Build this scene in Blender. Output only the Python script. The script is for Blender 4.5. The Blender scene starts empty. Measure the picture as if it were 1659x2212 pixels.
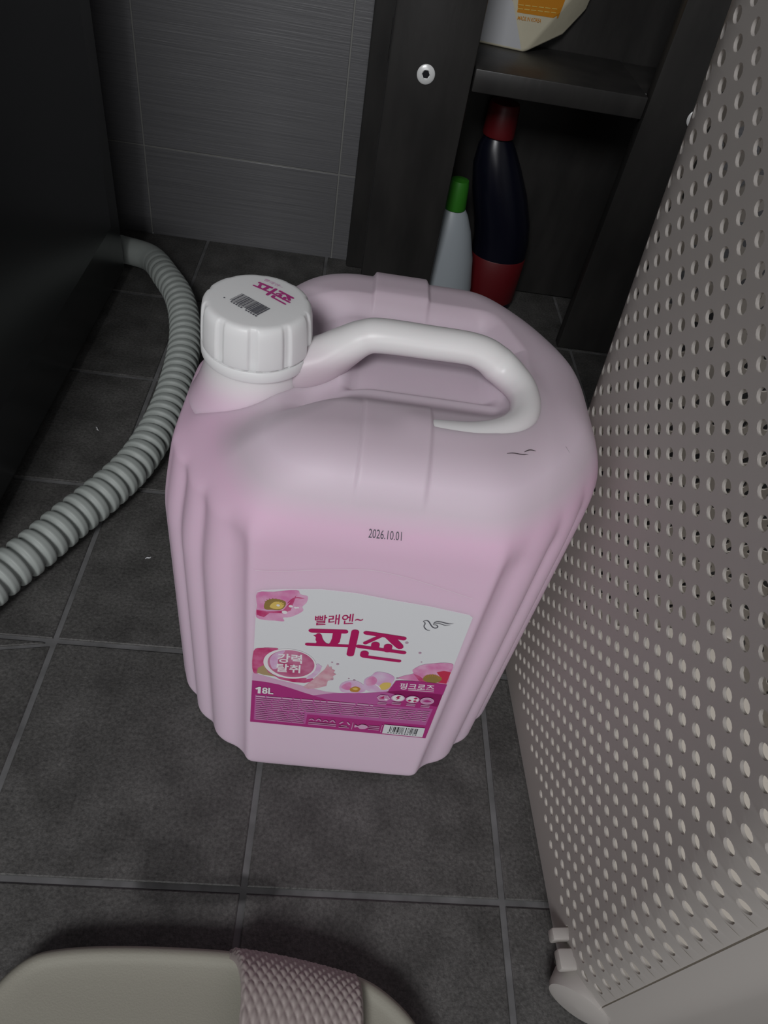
import bpy, bmesh, math, random
import numpy as np
from mathutils import Vector, Matrix, geometry
from mathutils.bvhtree import BVHTree

random.seed(7)
SC = bpy.context.scene
COL = SC.collection

# ------------------------------------------------------------------ camera
cam_d = bpy.data.cameras.new('camera')
cam = bpy.data.objects.new('camera', cam_d)
COL.objects.link(cam)
cam.location = (0.0232088, -0.155976, 0.5895955)
cam.rotation_euler = (0.75498, -0.142725, 0.0070695)
cam_d.sensor_fit = 'VERTICAL'
cam_d.sensor_height = 36.0
cam_d.lens = 1523.36 * 36.0 / 2212.0
cam_d.clip_start = 0.01
SC.camera = cam

# ------------------------------------------------------------------ world and lights
W = bpy.data.worlds.new('world')
SC.world = W
W.use_nodes = True
bg = W.node_tree.nodes['Background']
bg.inputs[0].default_value = (0.95, 0.97, 1.0, 1)
bg.inputs[1].default_value = 0.05

def area(name, loc, target, size, power, col, sy=None):
    d = bpy.data.lights.new(name, 'AREA')
    d.energy = power
    d.color = col
    d.size = size
    if sy:
        d.shape = 'RECTANGLE'
        d.size_y = sy
    o = bpy.data.objects.new(name, d)
    COL.objects.link(o)
    o.location = loc
    o.rotation_euler = (Vector(target) - Vector(loc)).to_track_quat('-Z', 'Y').to_euler()
    return o

area('ceiling_lamp', (-0.47, -1.50, 1.76), (0.02, 0.3, 0.1), 0.60, 18.5, (0.985, 0.985, 1.0))
area('doorway_light', (0.25, -2.3, 0.80), (0.06, 0.2, 0.25), 1.1, 7.5, (0.98, 0.985, 1.0), 1.0)

dl = bpy.data.lights.new('basket_fill_spot', 'SPOT')  # narrow spot added above the basket to brighten its inside
dl.energy = 112.0
dl.color = (1.0, 0.98, 0.93)
dl.spot_size = math.radians(15)
dl.spot_blend = 1.0
dl.shadow_soft_size = 0.06
dlo = bpy.data.objects.new('basket_fill_spot', dl)
COL.objects.link(dlo)
dlo.location = (0.42, 0.10, 2.3)

SC.view_settings.view_transform = 'Standard'
SC.view_settings.look = 'None'
SC.view_settings.gamma = 1.0
SC.view_settings.use_curve_mapping = False
SC.view_settings.exposure = 0.50

# ------------------------------------------------------------------ helpers
def new_mat(name, col, rough=0.5, spec=0.5, metal=0.0, sss=0.0, bump=None, var=None, coat=0.0, sss_r=(1, .6, .7), sss_s=0.01):
    """plain principled material; var=(colour2, scale, stretch) mottles it, bump=(scale, strength, stretch) gives fine relief"""
    m = bpy.data.materials.new(name)
    m.use_nodes = True
    nt = m.node_tree
    b = nt.nodes['Principled BSDF']
    b.inputs['Base Color'].default_value = (*col, 1)
    b.inputs['Roughness'].default_value = rough
    b.inputs['Specular IOR Level'].default_value = spec
    b.inputs['Metallic'].default_value = metal
    b.inputs['Coat Weight'].default_value = coat
    if sss:
        b.inputs['Subsurface Weight'].default_value = sss
        b.inputs['Subsurface Radius'].default_value = sss_r
        b.inputs['Subsurface Scale'].default_value = sss_s
    def noise(scale, stretch, detail=4):
        g = nt.nodes.new('ShaderNodeNewGeometry')
        mp = nt.nodes.new('ShaderNodeMapping')
        mp.inputs['Scale'].default_value = stretch
        nt.links.new(g.outputs['Position'], mp.inputs['Vector'])
        n = nt.nodes.new('ShaderNodeTexNoise')
        n.inputs['Scale'].default_value = scale
        n.inputs['Detail'].default_value = detail
        nt.links.new(mp.outputs[0], n.inputs['Vector'])
        return n
    if var:
        c2, scale, stretch = var[:3]
        lo, hi = var[3] if len(var) > 3 else (0.35, 0.65)
        n = noise(scale, stretch, 6)
        r = nt.nodes.new('ShaderNodeMapRange')
        r.inputs['From Min'].default_value = lo
        r.inputs['From Max'].default_value = hi
        nt.links.new(n.outputs['Fac'], r.inputs['Value'])
        mx = nt.nodes.new('ShaderNodeMix')
        mx.data_type = 'RGBA'
        mx.inputs[6].default_value = (*col, 1)
        mx.inputs[7].default_value = (*c2, 1)
        nt.links.new(r.outputs[0], mx.inputs[0])
        nt.links.new(mx.outputs[2], b.inputs['Base Color'])
    if bump:
        scale, strength, stretch = bump
        n = noise(scale, stretch, 3)
        bp = nt.nodes.new('ShaderNodeBump')
        bp.inputs['Strength'].default_value = strength
        bp.inputs['Distance'].default_value = 0.001
        nt.links.new(n.outputs['Fac'], bp.inputs['Height'])
        nt.links.new(bp.outputs[0], b.inputs['Normal'])
    return m

ONE = (1, 1, 1)
M = {}
def stain(m, k):
    """damp patch left on the floor: a blotch with a noisy edge that darkens the tile and its joint"""
    nt = m.node_tree
    b = nt.nodes['Principled BSDF']
    src = b.inputs['Base Color'].links[0].from_socket
    g = nt.nodes.new('ShaderNodeNewGeometry')
    nz = nt.nodes.new('ShaderNodeTexNoise'); nz.inputs['Scale'].default_value = 28
    nt.links.new(g.outputs['Position'], nz.inputs['Vector'])
    fac = None
    for (cx, cy, rx, ry) in ((-0.052, 0.012, 0.034, 0.026), (-0.012, 0.000, 0.045, 0.011)):
        sub = nt.nodes.new('ShaderNodeVectorMath'); sub.operation = 'SUBTRACT'; sub.inputs[1].default_value = (cx, cy, 0)
        nt.links.new(g.outputs['Position'], sub.inputs[0])
        dv = nt.nodes.new('ShaderNodeVectorMath'); dv.operation = 'DIVIDE'; dv.inputs[1].default_value = (rx, ry, 1)
        nt.links.new(sub.outputs[0], dv.inputs[0])
        ln = nt.nodes.new('ShaderNodeVectorMath'); ln.operation = 'LENGTH'
        nt.links.new(dv.outputs[0], ln.inputs[0])
        ad = nt.nodes.new('ShaderNodeMath'); ad.operation = 'ADD'
        nt.links.new(ln.outputs['Value'], ad.inputs[0]); nt.links.new(nz.outputs['Fac'], ad.inputs[1])
        r = nt.nodes.new('ShaderNodeMapRange')
        r.inputs['From Min'].default_value = 1.25; r.inputs['From Max'].default_value = 1.6
        r.inputs['To Min'].default_value = k; r.inputs['To Max'].default_value = 1.0
        nt.links.new(ad.outputs[0], r.inputs['Value'])
        if fac is None: fac = r.outputs[0]
        else:
            mn = nt.nodes.new('ShaderNodeMath'); mn.operation = 'MINIMUM'
            nt.links.new(fac, mn.inputs[0]); nt.links.new(r.outputs[0], mn.inputs[1]); fac = mn.outputs[0]
    mu = nt.nodes.new('ShaderNodeVectorMath'); mu.operation = 'SCALE'
    nt.links.new(src, mu.inputs[0]); nt.links.new(fac, mu.inputs['Scale'])
    nt.links.new(mu.outputs[0], b.inputs['Base Color'])

def build_materials():
    M['tile_floor'] = new_mat('slate_floor_tile', (0.054, 0.0525, 0.050), 0.55, 0.35, bump=(420, 0.5, ONE), var=((0.108, 0.105, 0.101), 26, ONE, (0.3, 0.75)))
    # speckle the floor tile a little more
    nt = M['tile_floor'].node_tree
    b = nt.nodes['Principled BSDF']
    src = b.inputs['Base Color'].links[0].from_socket
    g = nt.nodes.new('ShaderNodeNewGeometry')
    n = nt.nodes.new('ShaderNodeTexNoise')
    n.inputs['Scale'].default_value = 330
    n.inputs['Detail'].default_value = 5
    n.inputs['Roughness'].default_value = 0.7
    nt.links.new(g.outputs['Position'], n.inputs['Vector'])
    r = nt.nodes.new('ShaderNodeMapRange')
    r.inputs['From Min'].default_value = 0.3
    r.inputs['From Max'].default_value = 0.72
    r.inputs['To Min'].default_value = 0.55
    r.inputs['To Max'].default_value = 1.5
    nt.links.new(n.outputs['Fac'], r.inputs['Value'])
    mu = nt.nodes.new('ShaderNodeVectorMath')
    mu.operation = 'SCALE'
    nt.links.new(src, mu.inputs[0])
    nt.links.new(r.outputs[0], mu.inputs['Scale'])
    nt.links.new(mu.outputs[0], b.inputs['Base Color'])
    stain(M['tile_floor'], 0.62)
    M['grout'] = new_mat('grout', (0.17, 0.17, 0.172), 0.9, 0.2, var=((0.11, 0.11, 0.11), 40, ONE))
    M['tile_wall'] = new_mat('ribbed_wall_tile', (0.125, 0.125, 0.131), 0.38, 0.5, bump=(9, 0.55, (1, 1, 45)), var=((0.15, 0.15, 0.156), 6, (1, 1, 60)))
    stain(M['grout'], 0.35)
    M['grout_wall'] = new_mat('wall_grout', (0.23, 0.23, 0.22), 0.9, 0.2)
    M['plain_wall'] = new_mat('side_wall', (0.10, 0.10, 0.105), 0.5)
    M['washer'] = new_mat('dark_enamel', (0.020, 0.023, 0.024), 0.28, 0.5)
    M['rubber'] = new_mat('black_rubber', (0.012, 0.012, 0.012), 0.7, 0.3)
    M['steel'] = new_mat('bright_steel', (0.72, 0.73, 0.75), 0.22, 0.5, metal=1.0)
    M['hose'] = new_mat('grey_hose_plastic', (0.36, 0.39, 0.37), 0.5, 0.4)
    M['blackwood'] = new_mat('black_brown_board', (0.023, 0.0222, 0.0215), 0.42, 0.45, bump=(160, 0.2, (1, 1, .25)), var=((0.034, 0.0325, 0.031), 30, (1, 1, .3)))
    M['zinc'] = new_mat('zinc_screw', (0.92, 0.93, 0.92), 0.3, 0.5, metal=0.15)
    M['zinc_dark'] = new_mat('hex_socket', (0.05, 0.05, 0.06), 0.3, 0.5, metal=0.8)
    M['basket'] = new_mat('cream_plastic', (0.53, 0.50, 0.475), 0.42, 0.45, bump=None)
    nt = M['basket'].node_tree
    out = nt.nodes['Material Output']
    tr = nt.nodes.new('ShaderNodeBsdfTranslucent'); tr.inputs[0].default_value = (0.62, 0.58, 0.50, 1)
    ms = nt.nodes.new('ShaderNodeMixShader'); ms.inputs[0].default_value = 0.30
    nt.links.new(nt.nodes['Principled BSDF'].outputs[0], ms.inputs[1]); nt.links.new(tr.outputs[0], ms.inputs[2])
    nt.links.new(ms.outputs[0], out.inputs['Surface'])
    M['slipper'] = new_mat('cream_foam', (0.285, 0.275, 0.228), 0.6, 0.3, bump=(900, 0.15, ONE))
    M['strap'] = new_mat('pinkish_foam', (0.36, 0.31, 0.295), 0.5, 0.35)
    M['white_cap'] = new_mat('white_hdpe', (0.80, 0.80, 0.80), 0.38, 0.4, sss=0.35, sss_r=(1, .9, .9), sss_s=0.006)
    M['handle'] = new_mat('milky_hdpe', (0.78, 0.755, 0.755), 0.36, 0.4, sss=0.4, sss_r=(1, .8, .85), sss_s=0.008)
    for key, z0, z1 in (('handle', 0.338, 0.358), ('neck', 0.312, 0.336)):
        m = new_mat('milky_hdpe_' + key, (0.78, 0.755, 0.755), 0.36, 0.4, sss=0.4, sss_r=(1, .8, .85), sss_s=0.008)
        nt = m.node_tree
        tc = nt.nodes.new('ShaderNodeTexCoord'); sx = nt.nodes.new('ShaderNodeSeparateXYZ')
        nt.links.new(tc.outputs['Object'], sx.inputs[0])
        mr = nt.nodes.new('ShaderNodeMapRange'); mr.interpolation_type = 'SMOOTHSTEP'
        mr.inputs['From Min'].default_value = z0; mr.inputs['From Max'].default_value = z1
        nt.links.new(sx.outputs['Z'], mr.inputs['Value'])
        mx = nt.nodes.new('ShaderNodeMix'); mx.data_type = 'RGBA'
        mx.inputs[6].default_value = (0.62, 0.53, 0.58, 1) if key == 'handle' else (0.73, 0.545, 0.665, 1); mx.inputs[7].default_value = (0.78, 0.765, 0.765, 1)
        nt.links.new(mr.outputs[0], mx.inputs[0]); nt.links.new(mx.outputs[2], nt.nodes['Principled BSDF'].inputs['Base Color'])
        M[key] = m
    # jug body: milky plastic, tinted by the pink contents up to the fill line
    m = new_mat('tinted_hdpe', (0.8, 0.6, 0.7), 0.46, 0.28, sss=0.45, sss_r=(1, .7, .85), sss_s=0.012)
    nt = m.node_tree
    b = nt.nodes['Principled BSDF']
    tc = nt.nodes.new('ShaderNodeTexCoord')
    sx = nt.nodes.new('ShaderNodeSeparateXYZ')
    nt.links.new(tc.outputs['Object'], sx.inputs[0])
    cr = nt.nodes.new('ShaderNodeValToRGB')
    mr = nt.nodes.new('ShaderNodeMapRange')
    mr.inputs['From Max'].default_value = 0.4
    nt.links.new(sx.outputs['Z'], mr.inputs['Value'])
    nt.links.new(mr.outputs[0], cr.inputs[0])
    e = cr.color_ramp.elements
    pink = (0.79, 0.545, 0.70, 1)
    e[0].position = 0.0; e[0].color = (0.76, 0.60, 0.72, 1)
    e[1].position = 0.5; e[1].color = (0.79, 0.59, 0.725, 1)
    for pos, c in ((0.775, pink), (0.812, (0.67, 0.56, 0.635, 1)), (0.840, (0.715, 0.60, 0.685, 1)), (0.870, (0.575, 0.475, 0.54, 1))):  # grey band above the pink paints in the meniscus shadow
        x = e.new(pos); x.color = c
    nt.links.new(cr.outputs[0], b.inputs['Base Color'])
    M['jug'] = m
    # prints
    def ink(n, c, rough=0.42):
        M[n] = new_mat(n, c, rough, 0.4)
    ink('paper', (0.73, 0.74, 0.76))
    ink('ink_white', (0.80, 0.78, 0.80))
    ink('ink_crimson', (0.46, 0.012, 0.115))
    ink('ink_magenta', (0.42, 0.035, 0.21))
    ink('ink_plum', (0.27, 0.012, 0.115))
    ink('ink_violet', (0.48, 0.115, 0.34))
    ink('ink_pale', (0.66, 0.40, 0.57))
    ink('ink_smallprint', (0.58, 0.28, 0.47))
    ink('ink_grey', (0.10, 0.10, 0.12))
    ink('ink_black', (0.02, 0.02, 0.022))
    ink('ink_dot', (0.52, 0.34, 0.44))
    ink('ink_yellow', (0.72, 0.52, 0.14))
    ink('ink_gold', (0.50, 0.24, 0.05))
    ink('ink_olive', (0.30, 0.20, 0.06))
    ink('ink_leaf', (0.42, 0.30, 0.16))
    ink('ink_red', (0.56, 0.035, 0.085))
    ink('ink_orange', (0.60, 0.24, 0.02))
    M['petal_pink'] = new_mat('petal_pink', (0.66, 0.20, 0.42), 0.45, 0.4, var=((0.74, 0.42, 0.60), 90, ONE))
    M['petal_pale'] = new_mat('petal_pale', (0.66, 0.36, 0.60), 0.45, 0.4, var=((0.70, 0.54, 0.70), 110, ONE))
    M['petal_dark'] = new_mat('petal_dark', (0.50, 0.03, 0.14), 0.45, 0.4, var=((0.62, 0.14, 0.30), 120, ONE))
    M['feather'] = new_mat('feather_pink', (0.62, 0.28, 0.36), 0.45, 0.4, var=((0.70, 0.47, 0.52), 150, ONE))
    M['bubble'] = new_mat('bubble_pink', (0.46, 0.06, 0.17), 0.45, 0.4, var=((0.60, 0.22, 0.36), 60, ONE))
    M['scuff'] = new_mat('dark_scuff', (0.10, 0.08, 0.09), 0.7, 0.2)
    M['emboss'] = new_mat('seam_line', (0.82, 0.66, 0.76), 0.4, 0.4)
    # things on the shelf
    M['bag_cream'] = new_mat('cream_film', (0.62, 0.58, 0.44), 0.4, 0.5, bump=(40, 0.5, ONE))
    M['bag_white'] = new_mat('white_film', (0.55, 0.56, 0.58), 0.4, 0.5)
    M['bottle_white'] = new_mat('white_bottle', (0.37, 0.41, 0.44), 0.4, 0.5)
    M['cap_green'] = new_mat('green_cap', (0.03, 0.19, 0.014), 0.45, 0.5)
    M['bottle_navy'] = new_mat('navy_bottle', (0.0035, 0.004, 0.011), 0.3, 0.5)
    M['cap_red'] = new_mat('red_cap', (0.11, 0.005, 0.008), 0.45, 0.5)
build_materials()

def mesh_data(name, verts, faces, mats, smooth=True, midx=None, sharp=None):
    me = bpy.data.meshes.new(name)
    me.from_pydata([tuple(map(float, v)) for v in verts], [], [tuple(map(int, f)) for f in faces])
    for m in (mats if isinstance(mats, (list, tuple)) else [mats]):
        me.materials.append(m)
    if midx is not None:
        me.polygons.foreach_set('material_index', midx)
    if smooth:
        me.polygons.foreach_set('use_smooth', [True] * len(me.polygons))
        if sharp is not None:
            me.set_sharp_from_angle(angle=math.radians(sharp))
    me.update()
    return me

def link(name, me, parent=None, loc=None):
    o = bpy.data.objects.new(name, me)
    COL.objects.link(o)
    if parent is not None:
        o.parent = parent
    if loc is not None:
        o.location = loc
    return o

def tag(o, label=None, cat=None, group=None, kind=None):
    if label: o['label'] = label
    if cat: o['category'] = cat
    if group: o['group'] = group
    if kind: o['kind'] = kind
    return o

def thing(name, label, cat, loc=(0, 0, 0), rz=0.0, group=None):
    o = bpy.data.objects.new(name, None)
    COL.objects.link(o)
    o.empty_display_size = 0.03
    o.location = loc
    o.rotation_euler = (0, 0, rz)
    return tag(o, label, cat, group)

def box(name, lo, hi, mat, parent=None, bevel=0.0, seg=2):
    bm = bmesh.new()
    bmesh.ops.create_cube(bm, size=1.0)
    for v in bm.verts:
        v.co = Vector([(lo[i] + hi[i]) / 2 + v.co[i] * (hi[i] - lo[i]) for i in range(3)])
    if bevel:
        bmesh.ops.bevel(bm, geom=bm.edges[:], offset=bevel, segments=seg, affect='EDGES', profile=0.5)
    me = bpy.data.meshes.new(name)
    bm.to_mesh(me); bm.free()
    me.materials.append(mat)
    me.polygons.foreach_set('use_smooth', [True] * len(me.polygons))
    me.set_sharp_from_angle(angle=math.radians(40))
    return link(name, me, parent)

def lathe(name, prof, mat, parent=None, n=48, center=(0, 0, 0), squash=(1, 1), mod=None, sharp=40):
    """prof: (radius, z) list; mod(theta, i) multiplies the radius"""
    V, F = [], []
    for i, (r, zz) in enumerate(prof):
        for k in range(n):
            a = 2 * math.pi * k / n
            rr = r * (mod(a, i) if mod else 1)
            V.append((center[0] + rr * math.cos(a) * squash[0], center[1] + rr * math.sin(a) * squash[1], center[2] + zz))
    for i in range(len(prof) - 1):
        for k in range(n):
            F.append((i * n + k, i * n + (k + 1) % n, (i + 1) * n + (k + 1) % n, (i + 1) * n + k))
    if prof[0][0] > 1e-6:
        F.append(tuple(reversed(range(n))))
    if prof[-1][0] > 1e-6:
        F.append(tuple((len(prof) - 1) * n + k for k in range(n)))
    return link(name, mesh_data(name, V, F, mat, True, None, sharp), parent)

def catmull(pts, per=12, closed=False):
    P = [np.array(p, float) for p in pts]
    n = len(P)
    out = []
    rng = range(n) if closed else range(n - 1)
    for i in rng:
        p1, p2 = P[i], P[(i + 1) % n]
        p0 = P[i - 1] if (closed or i > 0) else 2 * p1 - p2
        p3 = P[(i + 2) % n] if (closed or i + 2 < n) else 2 * p2 - p1
        for k in range(per):
            t = k / per
            out.append(0.5 * ((2 * p1) + (-p0 + p2) * t + (2 * p0 - 5 * p1 + 4 * p2 - p3) * t * t + (-p0 + 3 * p1 - 3 * p2 + p3) * t ** 3))
    if not closed:
        out.append(P[-1])
    return np.array(out)

def resample(path, step):
    path = np.asarray(path)
    d = np.r_[0, np.cumsum(np.linalg.norm(np.diff(path, axis=0), axis=1))]
    n = max(2, int(round(d[-1] / step)) + 1)
    s = np.linspace(0, d[-1], n)
    return np.stack([np.interp(s, d, path[:, i]) for i in range(path.shape[1])], 1), s

def sweep(name, path, ra, rb, mat, parent=None, n=20, up=(0, 0, 1), cap=True, sharp=None):
    """tube along path; ra along the side vector, rb along the up vector (arrays or numbers)"""
    path = np.asarray(path, float)
    m = len(path)
    ra = np.broadcast_to(ra, m); rb = np.broadcast_to(rb, m)
    T = np.gradient(path, axis=0)
    T /= np.linalg.norm(T, axis=1)[:, None]
    U = np.array(up, float)
    V, F = [], []
    for i in range(m):
        s = np.cross(T[i], U); s /= np.linalg.norm(s)
        w = np.cross(s, T[i])
        for k in range(n):
            a = 2 * math.pi * k / n
            V.append(path[i] + s * ra[i] * math.cos(a) + w * rb[i] * math.sin(a))
    for i in range(m - 1):
        for k in range(n):
            F.append((i * n + k, i * n + (k + 1) % n, (i + 1) * n + (k + 1) % n, (i + 1) * n + k))
    if cap:
        F.append(tuple(reversed(range(n))))
        F.append(tuple((m - 1) * n + k for k in range(n)))
    return link(name, mesh_data(name, V, F, mat, True, None, sharp), parent)

def sstep(a, b, x):
    t = np.clip((np.asarray(x, float) - a) / (b - a), 0, 1)
    return t * t * (3 - 2 * t)

# ------------------------------------------------------------------ floor
WALL_Y = 0.9925
floor = tag(box('floor', (-1.0, -1.0, -0.05), (1.0, WALL_Y, -0.0016), M['grout']), kind='structure')

def tile_mesh(name, poly, depth, bev, mat):
    """flat tile with a chamfered edge; poly = 2-D outline (ccw), top at z = 0"""
    n = len(poly)
    c = np.mean(poly, axis=0)
    P = np.array(poly)
    ins = []
    for i in range(n):
        a = P[i - 1] - P[i]; b = P[(i + 1) % n] - P[i]
        a = a / np.linalg.norm(a); b = b / np.linalg.norm(b)
        sn = abs(a[0] * b[1] - a[1] * b[0])
        ins.append(P[i] + (a + b) * bev / max(sn, .25))
    V = [(*p, -depth) for p in P] + [(*p, -bev * 0.7) for p in P] + [(*p, 0) for p in ins]
    F = []
    for L in range(2):
        for i in range(n):
            j = (i + 1) % n
            F.append((L * n + i, L * n + j, (L + 1) * n + j, (L + 1) * n + i))
    F.append(tuple(2 * n + i for i in range(n)))
    return mesh_data(name, V, F, mat, False)

T = 0.2
G = 0.0026
full = tile_mesh('floor_tile', [(G, G), (T - G, G), (T - G, T - G), (G, T - G)], 0.008, 0.0009, M['tile_floor'])
cut = tile_mesh('floor_tile_cut', [(G, G), (T - G, G), (T - G, WALL_Y - 0.8 - 0.001), (G, WALL_Y - 0.8 - 0.001)], 0.008, 0.0009, M['tile_floor'])
for ix in range(-5, 5):
    for iy in range(-5, 5):
        if (ix, iy) == (-2, 0):
            continue
        link('floor_tile', cut if iy == 4 else full, floor, (ix * T, iy * T, random.uniform(-1, 1) * 0.00025))
# one tile is cut on the slant towards the drain
lowc = tile_mesh('floor_tile_cut', [(G, G), (T - G, G), (T - G, T - 2.2 * G), (G, 0.158)], 0.008, 0.0009, M['tile_floor'])
upc = tile_mesh('floor_tile_cut', [(G, 0.1615), (T - 3 * G, T - 1.25 * G), (T - 4 * G, T - G), (G, T - G)], 0.008, 0.0005, M['tile_floor'])
link('floor_tile', lowc, floor, (-2 * T, 0, -0.0006))
link('floor_tile', upc, floor, (-2 * T, 0, 0.0002))

# ------------------------------------------------------------------ walls
wall = tag(box('wall_back', (-1.0, WALL_Y + 0.0012, 0.0), (1.0, WALL_Y + 0.12, 1.6), M['grout_wall']), kind='structure')
tag(box('wall_left', (-1.12, -1.0, 0.0), (-1.0, WALL_Y + 0.12, 1.6), M['plain_wall']), kind='structure')
tag(box('wall_right', (1.0, -1.0, 0.0), (1.12, WALL_Y + 0.12, 1.6), M['plain_wall']), kind='structure')
WX = [-1.0 + 0.0] + [0.008 + 0.3 * k for k in range(-3, 4)] + [1.0]
WZ = [0.0, 0.139, 0.739, 1.339, 1.6]
g = 0.0011
for i in range(len(WX) - 1):
    for j in range(len(WZ) - 1):
        w, h = WX[i + 1] - WX[i], WZ[j + 1] - WZ[j]
        gb = g if j else -0.003
        me = tile_mesh('wall_tile', [(g, gb), (w - g, gb), (w - g, h - g), (g, h - g)], 0.006, 0.0006, M['tile_wall'])
        o = link('wall_tile', me, wall, (WX[i], WALL_Y, WZ[j]))
        o.rotation_euler = (math.pi / 2, 0, 0)

# ------------------------------------------------------------------ washing machine
def build_washer():
    t = thing('washing_machine', 'dark graphite washing machine standing at the left edge', 'washing machine', (-0.595, 0.553, 0))
    hw, hd = 0.30, 0.292
    body = box('cabinet', (-hw, -hd, 0.012), (hw, hd, 0.83), M['washer'], t, 0.012, 3)
    box('side_panel', (hw - 0.002, -hd + 0.05, 0.10), (hw + 0.0015, hd - 0.05, 0.76), M['washer'], body, 0.0015, 1)
    box('top_lid', (-hw + 0.004, -hd + 0.004, 0.832), (hw - 0.004, hd - 0.004, 0.86), M['washer'], t, 0.008, 3)
    for sx in (-1, 1):
        for sy in (-1, 1):
            lathe('foot', [(0.024, 0), (0.026, 0.004), (0.022, 0.010), (0.012, 0.012), (0.012, 0.02)], M['rubber'], t, 24, (sx * 0.25, sy * 0.25, 0))
    door = lathe('door', [(0.0, 0.0), (0.17, 0.0), (0.19, 0.008), (0.20, 0.02), (0.19, 0.034), (0.155, 0.038), (0.14, 0.028), (0.0, 0.022)], M['washer'], t, 64)
    door.rotation_euler = (math.pi / 2, 0, 0)
    door.location = (0, -hd + 0.004, 0.42)
    dr = box('detergent_drawer', (-0.27, -hd - 0.008, 0.70), (-0.08, -hd + 0.01, 0.79), M['washer'], t, 0.005)
    kn = lathe('dial', [(0.03, 0), (0.03, 0.018), (0.026, 0.022), (0.0, 0.022)], M['steel'], t, 32)
    kn.rotation_euler = (math.pi / 2, 0, 0)
    kn.location = (0.05, -hd + 0.003, 0.745)
build_washer()

# ------------------------------------------------------------------ drain hose
def build_hose():
    pts = [(-0.315, 0.885), (-0.265, 0.868), (-0.231, 0.821), (-0.199, 0.763), (-0.176, 0.684), (-0.166, 0.600), (-0.165, 0.506),
           (-0.177, 0.424), (-0.199, 0.368), (-0.221, 0.326), (-0.241, 0.285), (-0.261, 0.249), (-0.280, 0.205), (-0.290, 0.150), (-0.300, 0.085), (-0.330, 0.030), (-0.390, 0.000), (-0.460, -0.005)]
    R = 0.0212
    path, s = resample([(*p, R + 0.0012) for p in catmull(pts, 16)], 0.0145 / 11)
    ph = (s / 0.0145) % 1.0
    rib = np.where(ph < 0.72, np.sqrt(np.clip(1 - ((ph - 0.36) / 0.40) ** 2, 0, 1)), 0.0)
    r = R - 0.0046 + 0.0046 * np.clip(rib * 1.15, 0, 1)
    far = sstep(0.17, 0.05, s)          # smooth cuff where it leaves the machine
    r = r * (1 - far) + (R - 0.001) * far
    t = thing('drain_hose', 'grey corrugated drain hose curling over the floor from the dark machine', 'hose')
    n1 = int(np.searchsorted(s, 0.115))
    sweep('cuff', path[:n1 + 1], r[:n1 + 1], r[:n1 + 1], M['hose'], t, 28)
    sweep('corrugated_tube', path[n1:], r[n1:], r[n1:], M['hose'], t, 28)
build_hose()

# ------------------------------------------------------------------ shelf unit
SHELF_TOP = 0.359
def build_shelf():
    t = thing('shelf_unit', 'black wooden open shelf unit against the tiled wall', 'shelf', (0.27, 0.89, 0))
    X0, Y0 = 0.27, 0.89
    def B(name, lo, hi, bev=0.0012, parent=t):
        return box(name, (lo[0] - X0, lo[1] - Y0, lo[2]), (hi[0] - X0, hi[1] - Y0, hi[2]), M['blackwood'], parent, bev)
    ul = B('upright', (0.056, 0.800, 0.001), (0.158, 0.820, 0.90), 0.003)
    B('upright', (0.377, 0.800, 0.001), (0.482, 0.820, 0.90), 0.003)
    B('upright', (0.034, 0.966, 0.001), (0.134, 0.986, 0.90), 0.003)
    B('upright', (0.400, 0.966, 0.001), (0.502, 0.986, 0.90), 0.003)
    for z0 in (0.334, 0.62):
        B('shelf_board', (0.160, 0.801, z0), (0.375, 0.957, z0 + 0.025), 0.0015)
        B('side_rail', (0.060, 0.822, z0 - 0.02), (0.078, 0.957, z0 + 0.03), 0.0015)
        B('side_rail', (0.460, 0.822, z0 - 0.02), (0.478, 0.957, z0 + 0.03), 0.0015)
        B('cross_rail', (0.080, 0.822, z0 + 0.001), (0.159, 0.957, z0 + 0.024), 0.0015)
        B('cross_rail', (0.376, 0.822, z0 + 0.001), (0.459, 0.957, z0 + 0.024), 0.0015)
    B('dark_backing', (0.062, 0.958, 0.004), (0.476, 0.965, 0.899), 0.001)  # assumed black sheet, added to keep the shelf interior dark
    B('top_board', (0.020, 0.790, 0.901), (0.515, 0.988, 0.925), 0.003)
    for xx in (0.102, 0.441):
        s = lathe('screw', [(0.0, 0.0), (0.0078, 0.0), (0.0105, 0.0006), (0.0108, 0.0014), (0.0095, 0.0026), (0.0052, 0.0030), (0.0048, 0.0012), (0.0, 0.0010)], M['zinc'], t, 32)
        s.rotation_euler = (math.pi / 2, 0, 0)
        s.location = (xx - X0, 0.800 - Y0, 0.345)
        s['label'] = 'shiny steel screw with a hex socket'
        h = lathe('hex_socket', [(0.0, 0.0012), (0.0046, 0.0012), (0.0046, 0.00135), (0.0, 0.00135)], M['zinc_dark'], s, 6)
build_shelf()

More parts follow.
